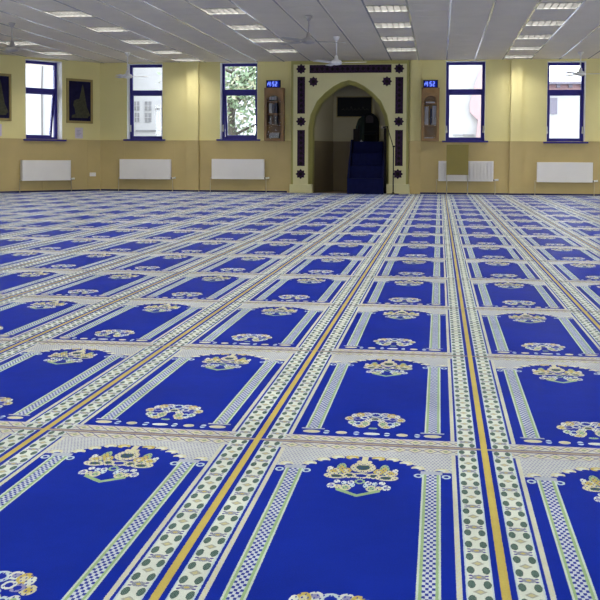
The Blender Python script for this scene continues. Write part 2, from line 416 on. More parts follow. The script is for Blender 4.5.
def wall(name, fr, x0, x1, openings, m='paint', y0=0.0, y1=0.32, z0=-0.2, z1=ZC+0.16):
    bm = bmesh.new(); ops = sorted(openings); cur = x0
    for (a, b, lo, hi) in ops:
        box(bm, cur, a, y0, y1, z0, z1)
        if lo > z0: box(bm, a, b, y0, y1, z0, lo)
        if hi < z1: box(bm, a, b, y0, y1, hi, z1)
        cur = b
    box(bm, cur, x1, y0, y1, z0, z1)
    return struct(place(link(name, bm, m), fr))

# windows of the end wall: outer frame edges in the photograph, placed on the frame plane 0.2 m into the wall
RD = 0.2
def wspec(fr, xl, xr, yt, yb, opl, opr):
    a, zt = fr.at(xl, yt, RD); b, _ = fr.at(xr, yt, RD); _, zb = fr.at((xl+xr)/2, yb, RD); _, zt = fr.at((xl+xr)/2, yt, RD)
    return a, b, zb, min(zt, ZC-0.015)
W1 = wspec(LEFT, 20.5, 57.2, 61, 139.5, 0, 0)
W2 = wspec(BACK, 129.6, 165.0, 64.5, 139.5, 0, 0)
W3 = wspec(BACK, 222.0, 259.2, 62.5, 139.5, 0, 0)
W4 = wspec(BACK, 446.0, 485.5, 61.8, 141, 0, 0)
W5 = wspec(BACK, 546.5, 584.8, 62.3, 142, 0, 0)
print('windows', [[round(v, 2) for v in q] for q in (W1, W2, W3, W4, W5)])
# mihrab opening
mxl, _ = BACK.at(309, 150, 0); mxr, _ = BACK.at(390.5, 150, 0)
NX = (mxl + mxr) / 2
wall('wall_back', BACK, KX, XR+0.3, [W2, W3, W4, W5, (mxl-0.02, mxr+0.02, -0.012, 2.60)])
wall('wall_left', LEFT, -4.9, 0.0, [W1])
wall('wall_side_left', Frame(XL, kx2.y, PI/2), YF-kx2.y-0.3, 0, [(y-s/2-kx2.y, y+s/2-kx2.y, 0.9, 2.8) for y, s in LW])
wall('wall_right', Frame(XR, 0, -PI/2), -YW-0.3, -YF+0.3, [(-y-s/2, -y+s/2, 0.9, 2.8) for y, s in RW])
wall('wall_front', Frame(0, YF, PI), -XR-0.3, -XL+0.3, [(-x-s/2, -x+s/2, 0.9, 2.8) for x, s in FW])

# dado panelling and skirting
DZ = BACK.at(300, 140.7, -0.02)[1]
def dado(name, fr, x0, x1, ops):
    bm = bmesh.new(); cur = x0
    for a, b in ops:
        box(bm, cur, a, -0.022, 0, 0.0, DZ); cur = b
    box(bm, cur, x1, -0.022, 0, 0.0, DZ)
    # thin vertical joints: recessed lines are left between 1.2 m boards by a narrow raised bead
    x = x0 + 0.6
    while x < x1:
        if not any(a < x < b for a, b in ops): box(bm, x-0.006, x+0.006, -0.026, -0.02, 0.0, DZ-0.002)
        x += 1.2
    struct(place(link(name, bm, 'dado'), fr))
AX0, _ = BACK.at(291, 100, -0.12); AX1, _ = BACK.at(409, 100, -0.12)
dado('trim_2', BACK, KX, XR, [(AX0, AX1)])
dado('trim_3', LEFT, -4.55, 0, [])
def ledge(name, fr, x0, x1, ops):
    bm = bmesh.new(); cur = x0
    for a, b in ops: box(bm, cur, a, -0.034, 0, DZ, DZ+0.018); cur = b
    box(bm, cur, x1, -0.034, 0, DZ, DZ+0.018); struct(place(link(name, bm, 'paint'), fr))
def around(*ws): return [(w[0]-0.16, w[1]+0.10) for w in ws]
ledge('trim_4', BACK, KX, XR, sorted(around(W2, W3, W4, W5) + [(AX0, AX1)]))
ledge('trim_5', LEFT, -4.55, 0, around(W1))
bm = bmesh.new(); box(bm, KX+.03, AX0-.1, -0.036, -0.022, 0, 0.035); box(bm, AX1+.1, XR-.01, -0.036, -0.022, 0, 0.035)
struct(place(link('baseboard_back', bm, 'skirt'), BACK))
bm = bmesh.new(); box(bm, -4.5, -0.03, -0.036, -0.022, 0, 0.035); struct(place(link('baseboard_left', bm, 'skirt'), LEFT))

# pilasters
def pilaster(n, xl, xr, d=0.09):
    a, _ = BACK.at(xl, 120, -d); b, _ = BACK.at(xr, 120, -d)
    bm = bmesh.new(); box(bm, a, b, -d, 0, 0, ZC); o = struct(place(link('trim_%d' % n, bm, 'paint'), BACK))
    bm = bmesh.new(); box(bm, a-0.012, b+0.012, -d-0.022, 0, 0, DZ); c = link('dado', bm, 'dado', o)
    boxo('skirting', 'skirt', a-0.014, b+0.014, -d-0.03, -d-0.02, 0, 0.035, o)
    return a, b
pilaster(6, 186.5, 198.2); pilaster(7, 510.5, 522.0)
a, _ = BACK.at(410, 120, -0.05); b, _ = BACK.at(420.8, 120, -0.05)
boxo('trim_8', 'paint', a, b, YW-0.05, YW, 0, ZC); struct(bpy.data.objects['trim_8'])
boxo('dado', 'dado', a, b, YW-0.07, YW-0.04, 0, DZ, bpy.data.objects['trim_8'])

# ------------------------------------------------------------------ windows
def window(n, fr, wq, open_side=None, handles=()):
    a, b, zb, zt = wq; FW_ = 0.068
    root = bpy.data.objects.new('window_%d' % n, None); C.objects.link(root); place(root, fr); struct(root)
    ztr = zb + (zt - zb) * 0.625
    bm = bmesh.new()
    box(bm, a, a+FW_, RD, RD+0.07, zb, zt); box(bm, b-FW_, b, RD, RD+0.07, zb, zt)
    box(bm, a+FW_, b-FW_, RD, RD+0.07, zb, zb+0.06); box(bm, a+FW_, b-FW_, RD, RD+0.07, zt-0.07, zt)
    box(bm, a+FW_, b-FW_, RD-0.004, RD+0.07, ztr-0.06, ztr+0.055)
    link('frame', bm, 'navy', root, 0.006)
    boxo('upper_pane', 'glass', a+FW_, b-FW_, RD+0.03, RD+0.036, ztr+0.05, zt-0.06, root)
    # lower sash hinged on its top edge
    sa, sb, sz0, sz1 = a+FW_-0.012, b-FW_+0.012, zb+0.05, ztr-0.055
    sash = bpy.data.objects.new('sash', None); C.objects.link(sash); sash.parent = root
    h = sz1 - sz0; sash.location = (0, RD+0.035, sz1); sash.rotation_euler = (math.radians(8) if open_side else 0, 0, 0)
    bm = bmesh.new(); q = 0.045 if open_side else 0.03
    box(bm, sa, sa+q, -0.02, 0.03, -h, 0); box(bm, sb-q, sb, -0.02, 0.03, -h, 0)
    box(bm, sa+q, sb-q, -0.02, 0.03, -h, -h+q); box(bm, sa+q, sb-q, -0.02, 0.03, -q*0.6, 0)
    me = link('sash_frame', bm, 'navy', sash, 0.004)
    boxo('pane', 'glass', sa+q, sb-q, 0.0, 0.006, -h+q, -q*0.6, sash)
    for hx in handles:
        bm = bmesh.new(); x = a+0.03 if hx == 'l' else b-0.03
        box(bm, x-0.012, x+0.012, RD-0.03, RD, zb+0.18, zb+0.34); box(bm, x-0.02, x+0.02, RD-0.045, RD-0.03, zb+0.19, zb+0.23)
        link('handle', bm, 'valve', root, 0.004)
    # painted reveal lining and sill
    bm = bmesh.new(); k = 0.008
    box(bm, a-0.0, a+k, 0.002, RD, zb, zt); box(bm, b-k, b, 0.002, RD, zb, zt); box(bm, a+k, b-k, 0.002, RD, zt-k, zt)
    link('reveal_lining', bm, 'reveal', root)
    boxo('sill', 'navy', a-0.07, b+0.07, -0.07, RD, zb-0.035, zb+0.002, root, 0.006)
window(1, LEFT, W1, 'r', ())
window(2, BACK, W2, None, ('l',))
window(3, BACK, W3, 'l', ('l',))
window(4, BACK, W4, None, ('l', 'r'))
window(5, BACK, W5, None, ('l', 'r'))

# ------------------------------------------------------------------ mihrab: recess and arched surround
cx, _ = BACK.at(348.9, 80, -0.12)
def archpts(off_px, n=14):
    # half outline of the pointed arch (distance from centre, height), read at the wall face
    base = [(40.3, 182), (40.3, 127.5), (38.2, 115), (31.8, 101), (23.5, 92.3), (15.2, 86), (7.5, 82), (0, 80)]
    out = []
    for dx, y in base:
        zz = BACK.at(349, y, -0.12)[1]; w_ = dx * (YW-0.12) / FPX * 1.012
        out.append([w_, zz])
    return out
half = archpts(0)
half[0][1] = 0.0
def inset(h, d):          # shrink the outline towards the opening's axis
    r = []
    for i, (x, z) in enumerate(h):
        p = Vector(h[max(i-1, 0)]); q = Vector(h[min(i+1, len(h)-1)])
        t_ = (q-p).normalized(); n_ = Vector((t_.y, -t_.x))
        if i == len(h)-1: n_ = Vector((0, 1))
        if i == 0: n_ = Vector((1, 0))
        r.append([max(x - n_.x*d, 0), z - n_.y*d*(1 if i else 0)])
    return r
mih = thing('mihrab_surround', 'cream arched mihrab surround with dark star rosettes and dark strips', 'mihrab', (cx, YW, 0))
x0 = AX0 - cx; x1 = AX1 - cx; ztop = BACK.at(350, 58.2, -0.12)[1]; ztop = min(ztop, ZC-0.005)
def arch_sheet(bm, outl, outr, top, hl, y0, y1):
    # solid plate with the arched hole: strips between the arch and the outer rectangle
    def side(sg, xo):
        pts = [(sg*x, z) for x, z in hl]
        for (p, q) in zip(pts, pts[1:]):
            if abs(q[1]-p[1]) < 1e-6: continue
            quad = [(p[0], p[1]), (xo, p[1]), (xo, q[1]), (q[0], q[1])]
            prism(bm, quad, y0, y1)
    side(-1, outl); side(1, outr)
    prism(bm, [(outl, hl[-1][1]), (outr, hl[-1][1]), (outr, top), (outl, top)], y0, y1)
bm = bmesh.new(); arch_sheet(bm, x0, x1, ztop, inset(half, 0.0), -0.10, 0.0)
link('backing', bm, 'olive', mih)
px = YW/FPX
bm = bmesh.new(); arch_sheet(bm, x0+2.4*px, x1-2.4*px, ztop-3.6*px, half, -0.125, -0.10)
link('front_panel', bm, 'panel', mih)
# sloping olive chamfer round the opening
bm = bmesh.new(); inn = inset(half, 0.075)
for sg in (-1, 1):
    f_ = [bm.verts.new((sg*x, -0.122, z)) for x, z in half]; bk = [bm.verts.new((sg*x, 0.02, z)) for x, z in inn]
    f2 = [bm.verts.new((sg*(x+0.0), 0.34, z)) for x, z in inn]
    for k in range(len(half)-1):
        bm.faces.new((f_[k], f_[k+1], bk[k+1], bk[k])); bm.faces.new((bk[k], bk[k+1], f2[k+1], f2[k]))
ch = link('chamfer', bm, 'olive', mih)
so = ch.modifiers.new('t', 'SOLIDIFY'); so.thickness = 0.02; so.offset = 0
for (pl, pr) in ((289.3, 312.3), (386.3, 409.5)):
    a, _ = BACK.at(pl, 188, -0.17); b, _ = BACK.at(pr, 188, -0.17); _, z = BACK.at(pl, 184.2, -0.17)
    boxo('plinth', 'panel', a-cx, b-cx, -0.17, 0.0, 0, z, mih, 0.008)
def onp(x, y): a, z = BACK.at(x, y, -0.13); return a-cx, z
def strip(xa, xb, ya, yb):
    a, zt = onp(xa, ya); b, zb = onp(xb, yb)
    o = boxo('ornament_strip', 'orn', a, b, -0.131, -0.125, zb, zt, mih)
    # carved bead and diamond inlay
    bm = bmesh.new(); v = (zt-zb) > (b-a); L_ = (zt-zb) if v else (b-a); n = max(3, int(L_/0.11)); wd = (b-a) if v else (zt-zb)
    for k in range(n):
        c_ = (k+.5)*L_/n; r = wd*0.22
        X, Z = ((a+b)/2, zb+c_) if v else (a+c_, (zt+zb)/2)
        prism(bm, [(X-r, Z), (X, Z-r*1.2), (X+r, Z), (X, Z+r*1.2)], -0.133, -0.130)
    link('inlay', bm, 'olive' if False else 'woodd', o)
for q in ((297.4, 304.9, 76.8, 113.6), (297.3, 304.7, 130, 166), (395.5, 403, 77, 113.6), (395.2, 402.6, 130, 166), (309.6, 391.5, 65, 72.6)): strip(*q)
def rosette(x, y, r=5.2):
    a, z = onp(x, y); R = r*px; bm = bmesh.new()
    prism(bm, [(a+R*(1 if k % 2 == 0 else 0.72)*math.cos(k*PI/8), z+R*(1 if k % 2 == 0 else 0.72)*math.sin(k*PI/8)) for k in range(16)], -0.133, -0.125)
    o = link('rosette', bm, 'orn', mih)
    bm = bmesh.new(); prism(bm, [(a+R*.35*math.cos(k*PI/4), z+R*.35*math.sin(k*PI/4)) for k in range(8)], -0.137, -0.132); link('boss', bm, 'woodd', o)
for q in ((301.1, 69), (313.4, 81.6), (301, 121.5), (300.6, 174), (399.2, 68.6), (386.9, 81.3), (398.8, 121.5), (397.8, 174)): rosette(*q)
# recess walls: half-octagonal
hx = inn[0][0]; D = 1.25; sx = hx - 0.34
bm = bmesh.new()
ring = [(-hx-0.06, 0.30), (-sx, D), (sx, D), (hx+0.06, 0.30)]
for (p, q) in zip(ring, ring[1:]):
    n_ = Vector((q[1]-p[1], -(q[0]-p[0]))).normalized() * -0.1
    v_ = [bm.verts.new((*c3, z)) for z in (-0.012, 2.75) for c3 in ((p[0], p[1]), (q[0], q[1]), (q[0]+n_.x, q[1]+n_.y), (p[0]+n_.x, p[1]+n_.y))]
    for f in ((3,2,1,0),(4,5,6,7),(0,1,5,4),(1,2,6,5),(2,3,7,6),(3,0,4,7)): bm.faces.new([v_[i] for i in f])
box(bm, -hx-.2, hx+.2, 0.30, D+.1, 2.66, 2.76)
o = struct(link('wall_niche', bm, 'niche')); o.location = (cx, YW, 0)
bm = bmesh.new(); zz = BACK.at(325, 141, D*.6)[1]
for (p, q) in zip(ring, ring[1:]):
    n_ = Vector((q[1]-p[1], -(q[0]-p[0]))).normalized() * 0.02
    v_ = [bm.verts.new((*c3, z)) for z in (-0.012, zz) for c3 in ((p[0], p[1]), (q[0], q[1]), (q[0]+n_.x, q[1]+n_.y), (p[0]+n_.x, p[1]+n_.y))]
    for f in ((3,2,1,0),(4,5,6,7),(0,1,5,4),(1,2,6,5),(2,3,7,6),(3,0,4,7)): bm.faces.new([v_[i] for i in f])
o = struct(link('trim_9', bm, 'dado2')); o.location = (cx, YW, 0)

def framed(name, label, fr, off, xa, xb, za, zb, fw, fm, am, cat='picture', depth=0.03):
    t = thing(name, label, cat, fr.world((xa+xb)/2, off, za), fr.a); hw = (xb-xa)/2; h = zb-za
    bm = bmesh.new()
    box(bm, -hw, -hw+fw, -depth, 0, 0, h); box(bm, hw-fw, hw, -depth, 0, 0, h); box(bm, -hw+fw, hw-fw, -depth, 0, 0, fw); box(bm, -hw+fw, hw-fw, -depth, 0, h-fw, h)
    link('frame', bm, fm, t, 0.004)
    p = boxo('canvas', am, -hw+fw, hw-fw, -depth*0.5, 0, fw, h-fw, t)
    return t, hw, h, p
a, zt = BACK.at(336.6, 96.5, D); b, zb = BACK.at(372.5, 117.5, D)
t, hw, h, p = framed('framed_picture', 'wide dark picture in thin gilt frame hanging inside the mihrab recess', BACK, D-0.0, a, b, zb, zt, 0.02, 'gold', 'black')
bm = bmesh.new()
for k in range(7):
    x = -hw*0.7 + k*hw*0.22; tube(bm, [(x, -0.018, h*0.35), (x+0.03, -0.018, h*(0.42+0.05*(k % 3))), (x+0.07, -0.018, h*0.34)], 0.004, 5)
link('lettering', bm, 'artgold', t)

# two navy pictures on the angled wall
xa, zt = LEFT.at(66.2, 78.3); _, zb = LEFT.at(79, 123.3); xb, _ = LEFT.at(92.3, 100); _, zt = LEFT.at(79, 79.0)
PWID = xb - xa
def navy_picture(label, xa, xb):
    t, hw, h, p = framed('framed_picture', label, LEFT, 0, xa, xb, zb, zt, 0.055, 'gold', 'art')
    s_ = lambda u, v: (-hw + (u/309.)*0 + hw*2*(u-48)/(280-48), h*(1-(v-30)/(420-30)))
    sil = [(90, 372), (95, 350), (125, 340), (118, 290), (106, 262), (112, 225), (135, 210), (160, 205), (172, 150), (180, 110), (190, 76), (200, 112), (206, 150), (216, 215), (228, 280), (252, 335), (256, 350), (240, 358), (236, 372)]
    bm = bmesh.new(); prism(bm, [s_(*q) for q in sil][::-1], -0.019, -0.014); f = link('embroidered_shape', bm, 'artgold', t)
    return t
navy_picture('navy picture with dull gold shape in gilt frame, between the two leftmost windows', xa, xb)
xr1, _ = LEFT.at(11.0, 100)
navy_picture('navy picture in gilt frame left of the leftmost window, cut by the photo edge', xr1-PWID, xr1)
def notice(label, xa, ya, xb, yb, w=None):
    a, z1 = LEFT.at(xa, ya); b, z0 = LEFT.at(xb, yb)
    if w: a = b - w
    t = thing('paper_notice', label, 'notice', LEFT.world((a+b)/2, 0, z0), LEFT.a); hw = (b-a)/2
    boxo('sheet', 'paper', -hw, hw, -0.004, -0.001, 0, z1-z0, t)
    bm = bmesh.new(); h = z1-z0
    for k in range(5): box(bm, -hw*0.6, hw*(0.1+0.5*((k*7) % 3)/2), -0.006, -0.004, h*(0.2+0.13*k), h*(0.235+0.13*k))
    link('print', bm, 'ink', t); return b-a
nw = notice('small lilac paper notice stuck below the navy picture right of the leftmost window', 75.0, 127.6, 82.8, 138.4)
notice('small lilac paper notice at the left edge, below the cut-off picture', 0, 124, 1.8, 136, nw)
# double socket on the dado
a, z = LEFT.at(92.6, 174.5, -0.022)
t = thing('wall_socket', 'cream double wall socket on the dado right of the leftmost radiator', 'socket', LEFT.world(a, -0.022, z-0.043), LEFT.a)
boxo('plate', 'rad', -0.085, 0.085, -0.012, 0, 0, 0.09, t, 0.004)
for k in (-0.04, 0.04): boxo('switch', 'valve', k-0.012, k+0.012, -0.017, -0.012, 0.055, 0.08, t)

# ------------------------------------------------------------------ radiators
def radiator(label, fr, xl, xr, yt, yb, ribbed, off=-0.14):
    a, z1 = fr.at((xl), yt, off); b, _ = fr.at(xr, yt, off); _, z0 = fr.at((xl+xr)/2, yb, off); _, z1 = fr.at((xl+xr)/2, yt, off)
    hw = (b-a)/2; h = z1-z0
    t = thing('radiator', label, 'radiator', fr.world((a+b)/2, 0, 0), fr.a, 'radiators along the end wall')
    bm = bmesh.new()
    if not ribbed:
        box(bm, -hw, hw, off, off+0.012, z0, z1)
    else:
        n = 15
        box(bm, -hw, hw, off+0.020, off+0.026, z0, z1); box(bm, -hw, hw, off, off+0.012, z1-0.05, z1); box(bm, -hw, hw, off, off+0.012, z0, z0+0.03)
        for k in range(n+1):
            x = -hw+0.02+(2*hw-0.04)*k/n; box(bm, x-0.024, x+0.024, off-0.012, off+0.01, z0+0.03, z1-0.05)
    link('front_panel', bm, 'rad', t, 0.004)
    boxo('rear_panel', 'rad', -hw, hw, off+0.08, off+0.095, z0, z1-0.01, t)
    for sg in (-1, 1): boxo('side_cap', 'rad', sg*hw-0.008, sg*hw+0.008, off+0.012, off+0.08, z0, z1, t, 0.002)
    bm = bmesh.new()
    for k in range(40): x = -hw+0.02+(2*hw-0.04)*k/39; box(bm, x-0.006, x+0.006, off+0.014, off+0.08, z1-0.012, z1-0.002)
    link('top_grille', bm, 'grille', t)
    # feed pipes, valve
    for sg in (-1, 1):
        bm = bmesh.new(); xe = sg*(hw+0.045)
        tube(bm, [(sg*hw, off+0.05, z0+0.03), (xe, off+0.05, z0+0.03), (xe, off+0.05, z0-0.02), (xe, off+0.05, 0.0)], 0.009, 8)
        link('pipe', bm, 'pipe', t, smooth=True)
    bm = bmesh.new(); tube(bm, [(hw+0.03, off+0.045, z0+0.03), (hw+0.12, off+0.045, z0+0.035)], [0.02, 0.024], 12); v = link('valve', bm, 'valve', t, 0.003)
    bm = bmesh.new(); tube(bm, [(hw+0.01, off+0.045, z0+0.03), (hw+0.032, off+0.045, z0+0.03)], 0.016, 10); link('valve_collar', bm, 'black', v)
    for sg in (-.6, .6): boxo('bracket', 'grille', sg*hw-0.015, sg*hw+0.015, off+0.09, -0.022, z0+0.05, z1-0.08, t)
    return z0
radiator('white flat radiator under the leftmost window, on the angled wall', LEFT, 22.6, 70.8, 160.2, 180.6, False)
radiator('white flat radiator under the second window from the left', BACK, 119.6, 170, 159.2, 179.2, False)
radiator('white flat radiator under the window with green trees outside', BACK, 211.8, 263.8, 159, 179.2, False)
radiator('white ribbed radiator half hidden behind the olive standing board', BACK, 438.8, 493.3, 161, 181.3, True)
radiator('white flat radiator under the rightmost window', BACK, 537.6, 592.8, 162.3, 182.4, False)

# ------------------------------------------------------------------ standing olive board
OB = -0.55
a, z1 = BACK.at(446.6, 144.6, OB); b, z0 = BACK.at(468.3, 175, OB)
t = thing('display_board', 'olive rectangular board standing on thin pale legs before the ribbed radiator', 'board', (( a+b)/2, YW+OB, 0)); hw = (b-a)/2
boxo('board_panel', 'board', -hw, hw, 0, 0.02, z0, z1, t, 0.003)
bm = bmesh.new(); box(bm, -hw, hw, -0.006, 0, z1-0.03, z1); link('top_rail', bm, 'board', t)
for sg in (-1, 1):
    bm = bmesh.new(); tube(bm, [(sg*(hw-0.012), 0.032, z1-0.1), (sg*(hw-0.012), 0.032, 0.02)], 0.011, 8); l = link('leg', bm, 'pale', t, smooth=True)
    bm = bmesh.new(); tube(bm, [(sg*(hw-0.012), -0.16, 0.012), (sg*(hw-0.012), 0.2, 0.012)], 0.011, 8); link('foot', bm, 'pale', l, smooth=True)

# ------------------------------------------------------------------ cabinets, their books, clocks
def cabinet(name, label, xl, xr, yt, yb, m, shelves):
    off = -0.27; a, z1 = BACK.at(xl, yt, off); b, z0 = BACK.at(xr, yb, off); hw = (b-a)/2; h = z1-z0
    t = thing(name, label, 'cabinet', ((a+b)/2, YW, z0)); T = 0.022
    bm = bmesh.new()
    box(bm, -hw, -hw+T, off+.02, -0.022, 0, h); box(bm, hw-T, hw, off+.02, -0.022, 0, h); box(bm, -hw+T, hw-T, off+.02, -0.022, 0, T); box(bm, -hw+T, hw-T, off+.02, -0.022, h-T, h)
    box(bm, -hw+T, hw-T, -0.035, -0.022, T, h-T)
    link('carcass', bm, m, t, 0.002)
    for s_ in shelves: boxo('shelf', m, -hw+T, hw-T, off+0.04, -0.035, h*s_-0.008, h*s_+0.008, t)
    fw = 0.075; bm = bmesh.new()
    box(bm, -hw, -hw+fw*.8, off, off+.02, 0, h); box(bm, hw-fw*.8, hw, off, off+.02, 0, h); box(bm, -hw+fw*.8, hw-fw*.8, off, off+.02, 0, fw*.8)
    # arched head of the door opening
    top = h-0.17; n = 8; iw = hw-fw*.8
    pts = [(-iw, top-0.08)] + [(-iw+2*iw*k/n, top-0.08+0.08*math.sin(PI*k/n)) for k in range(1, n)] + [(iw, top-0.08)]
    for p, q in zip(pts, pts[1:]): prism(bm, [p, q, (q[0], h), (p[0], h)], off, off+.02)
    d = link('door', bm, m, t)
    boxo('door_glass', 'cabinet_glass', -iw, iw, off+0.008, off+0.012, fw*.8, top, d)
    bm = bmesh.new(); tube(bm, [(hw-0.03, off-0.02, h*.45), (hw-0.03, off, h*.45)], 0.01, 8); link('knob', bm, 'gold', d)
    return (a+b)/2, z0, hw-T, h, off
CABS = {}
sh1 = (0.30, 0.52, 0.75)
CABS['l'] = cabinet('book_cabinet', 'brown wooden glass-fronted cabinet under the clock, left of the mihrab', 264.3, 281.5+1.8, 87.8, 141, 'wood', sh1)
sh2 = (0.30, 0.70)
CABS['r'] = cabinet('book_cabinet', 'honey wooden glass-fronted cabinet under the clock, right of the mihrab', 421.6, 439.0, 87.8, 141, 'wood2', sh2)
def book(x, y, z, w_, d_, h_, m, label, group, lean=0.0):
    t = thing('book', label, 'book', (x, y, z), 0, group); t.rotation_euler = (0, lean, 0)
    boxo('cover', m, -w_/2, w_/2, -d_/2, d_/2, 0, h_, t, 0.002)
    flat = h_ < d_
    if flat: boxo('pages', 'b2', -w_/2+.006, w_/2+.001, -d_/2-.001, d_/2-.006, h_*.18, h_*.82, t)
    else: boxo('pages', 'b2', -w_/2+w_*.18, w_/2-w_*.18, -d_/2+.006, d_/2+.001, .004, h_+.001, t)
cxl, z0, iw, h, off = CABS['l']; yb_ = YW + off + 0.13
def row(cxx, zb, spec, where, grp, x0):
    x = x0
    for k, (w_, h_, m, nm) in enumerate(spec):
        book(cxx + x + w_/2, yb_, zb, w_, 0.14, h_, m, nm + where, grp); x += w_ + 0.003
row(cxl, z0+h*.75+.008, [(0.05, 0.13, 'b5', 'squat navy book first from the left'), (0.06, 0.12, 'b3', 'squat green book in the middle'), (0.05, 0.13, 'b1', 'squat grey book on the right')], ' on the top shelf of the brown cabinet', 'books on the top shelf of the brown cabinet', -0.12)
row(cxl, z0+h*.52+.008, [(0.06, 0.22, 'b2', 'tall white book first from the left'), (0.06, 0.20, 'b1', 'tall grey book in the middle'), (0.06, 0.23, 'b5', 'tall navy book on the right')], ' on the second shelf of the brown cabinet', 'books on the second shelf of the brown cabinet', -0.12)
row(cxl, z0+h*.30+.008, [(0.055, 0.20, 'b1', 'grey upright book first from the left'), (0.05, 0.22, 'b6', 'brown upright book in the middle'), (0.07, 0.21, 'b1', 'broad grey upright book on the right')], ' on the third shelf of the brown cabinet', 'books on the third shelf of the brown cabinet', -0.12)
zz = z0+0.022
for k, (m, nm) in enumerate((('b4', 'cream book at the bottom of the pile'), ('b3', 'green book second in the pile'), ('b1', 'grey book third in the pile'), ('b4', 'thin cream book topmost of the pile'))):
    hh = 0.045 if k < 3 else 0.03
    book(cxl-0.01+0.006*k, yb_, zz, 0.23, 0.15, hh, m, nm + ' in the base of the brown cabinet', 'pile of books in the base of the brown cabinet'); zz += hh+.001
cxr, z0, iw, h, off = CABS['r']
book(cxr-0.085, yb_, z0+h*.30+.008, 0.085, 0.14, 0.40, 'b2', 'tall white book standing on the left of the honey cabinet', 'tall pale books in the honey cabinet')
book(cxr+0.015, yb_, z0+h*.30+.008, 0.035, 0.14, 0.36, 'b5', 'slim dark book between the two tall white books in the honey cabinet', 'tall pale books in the honey cabinet')
book(cxr+0.088, yb_, z0+h*.30+.008, 0.085, 0.14, 0.42, 'b2', 'tall white book standing on the right of the honey cabinet', 'tall pale books in the honey cabinet')
book(cxr-0.03, yb_, z0+0.022, 0.20, 0.16, 0.06, 'b2', 'thick white book lying in the base of the honey cabinet', 'tall pale books in the honey cabinet')
book(cxr-0.01, yb_, z0+h*.70+.008, 0.20, 0.15, 0.05, 'b6', 'brown book lying on the top shelf of the honey cabinet', 'tall pale books in the honey cabinet')
SEG = {'4': 'fgbc', '5': 'afgcd', '2': 'abged', '1': 'bc', ':': ''}
def clock(label, xl, xr, yt, yb):
    off = -0.22; a, z1 = BACK.at(xl, yt, off); b, zb_ = BACK.at(xr, yb, off); zb_ = CABS['l'][1] + CABS['l'][3] if xl < 300 else CABS['r'][1] + CABS['r'][3]
    hw = (b-a)/2; h = z1-zb_
    t = thing('digital_clock', label, 'clock', ((a+b)/2, YW+off, zb_))
    boxo('case', 'black', -hw, hw, 0, 0.06, 0, h, t, 0.004)
    boxo('display', 'led', -hw+.02, hw-.02, -0.002, 0, .018, h-.018, t)
    x = -hw+0.055; dw, dh, tk = 0.045, h-0.07, 0.015; zc = 0.035
    bm = bmesh.new(); prism(bm, [(-hw+.03, h*.3), (-hw+.045, h*.3), (-hw+.045, h*.62), (-hw+.03, h*.62)], -0.005, -0.002); link('digit', bm, 'digit', t)
    for ch_ in '4:52':
        bm = bmesh.new()
        if ch_ == ':':
            bm.free()
            for f in (.3, .7): boxo('colon_dot', 'digit', x, x+.012, -0.005, -0.002, zc+dh*f-.006, zc+dh*f+.006, t)
            x += 0.024; continue
        S = dict(a=(x, x+dw, zc+dh-tk, zc+dh), g=(x, x+dw, zc+dh/2-tk/2, zc+dh/2+tk/2), d=(x, x+dw, zc, zc+tk), f=(x, x+tk, zc+dh/2, zc+dh), e=(x, x+tk, zc, zc+dh/2), b=(x+dw-tk, x+dw, zc+dh/2, zc+dh), c=(x+dw-tk, x+dw, zc, zc+dh/2))
        for q in SEG[ch_]: s_ = S[q]; box(bm, s_[0], s_[1], -0.005, -0.002, s_[2], s_[3])
        link('digit', bm, 'digit', t); x += dw + 0.02
clock('blue digital clock on top of the brown cabinet, left of the mihrab', 266.1, 280.2, 80.2, 88)
clock('blue digital clock on top of the honey cabinet, right of the mihrab', 423.2, 438.0, 80.0, 88)

# ------------------------------------------------------------------ pulpit steps, throne chair, microphone
MY = -0.50           # front of the lowest step relative to the end wall
a, _ = BACK.at(347.0, 185, MY); b, _ = BACK.at(384.0, 185, MY); hw = (b-a)/2
t = thing('pulpit_steps', 'navy carpeted pulpit steps in the right half of the mihrab arch', 'pulpit', ((a+b)/2, YW+MY, 0))
ZT = BACK.at(365, 141.8, 0.9)[1]
nst = 4; z1s = BACK.at(365, 178.5, MY)[1]
hs = [z1s + (ZT - z1s)*k/(nst-1) for k in range(nst)]
for k in range(nst):
    y0_ = 0.30*k; taper = 0.012*k
    o = boxo('step', 'stair', -hw+taper+0.02, hw-taper-0.05, y0_, y0_+0.32 if k < nst-1 else 1.55, 0 if k == 0 else hs[k-1]-.02, hs[k], t, 0.012)
bm = bmesh.new(); prof = [(0, 0), (0, hs[0]+.02), (0.3, hs[1]+.03), (0.6, hs[2]+.03), (0.88, hs[3]+.04), (1.55, hs[3]+.04), (1.55, 0)]
for (xa_, xb_) in ((-hw, -hw+0.03), (hw-0.06, hw-0.02)):
    A_ = [bm.verts.new((xa_+(0.02 if xa_ < 0 else -0.02)*0, y, z)) for y, z in prof]; B_ = [bm.verts.new((xb_, y, z)) for y, z in prof]
    bm.faces.new(A_); bm.faces.new(B_[::-1])
    for k in range(len(prof)): j = (k+1) % len(prof); bm.faces.new((A_[k], B_[k], B_[j], A_[j]))
link('side_panel', bm, 'stair', t)
zr = BACK.at(352, 129, 0.6)[1]
boxo('rail_post', 'woodd', -hw+0.045, -hw+0.15, 0.98, 1.06, ZT, zr, t, 0.006)
boxo('rail_post', 'woodd', hw-0.035, hw+0.02, 0.40, 0.46, 0.0, zr, t, 0.006)
bm = bmesh.new(); prism(bm, [(-hw+0.15, ZT), (-hw+0.19, ZT), (-hw+0.19, zr+0.1), (-hw+0.15, zr+0.06)], 0.98, 1.03); link('rail_post', bm, 'woodd', t)
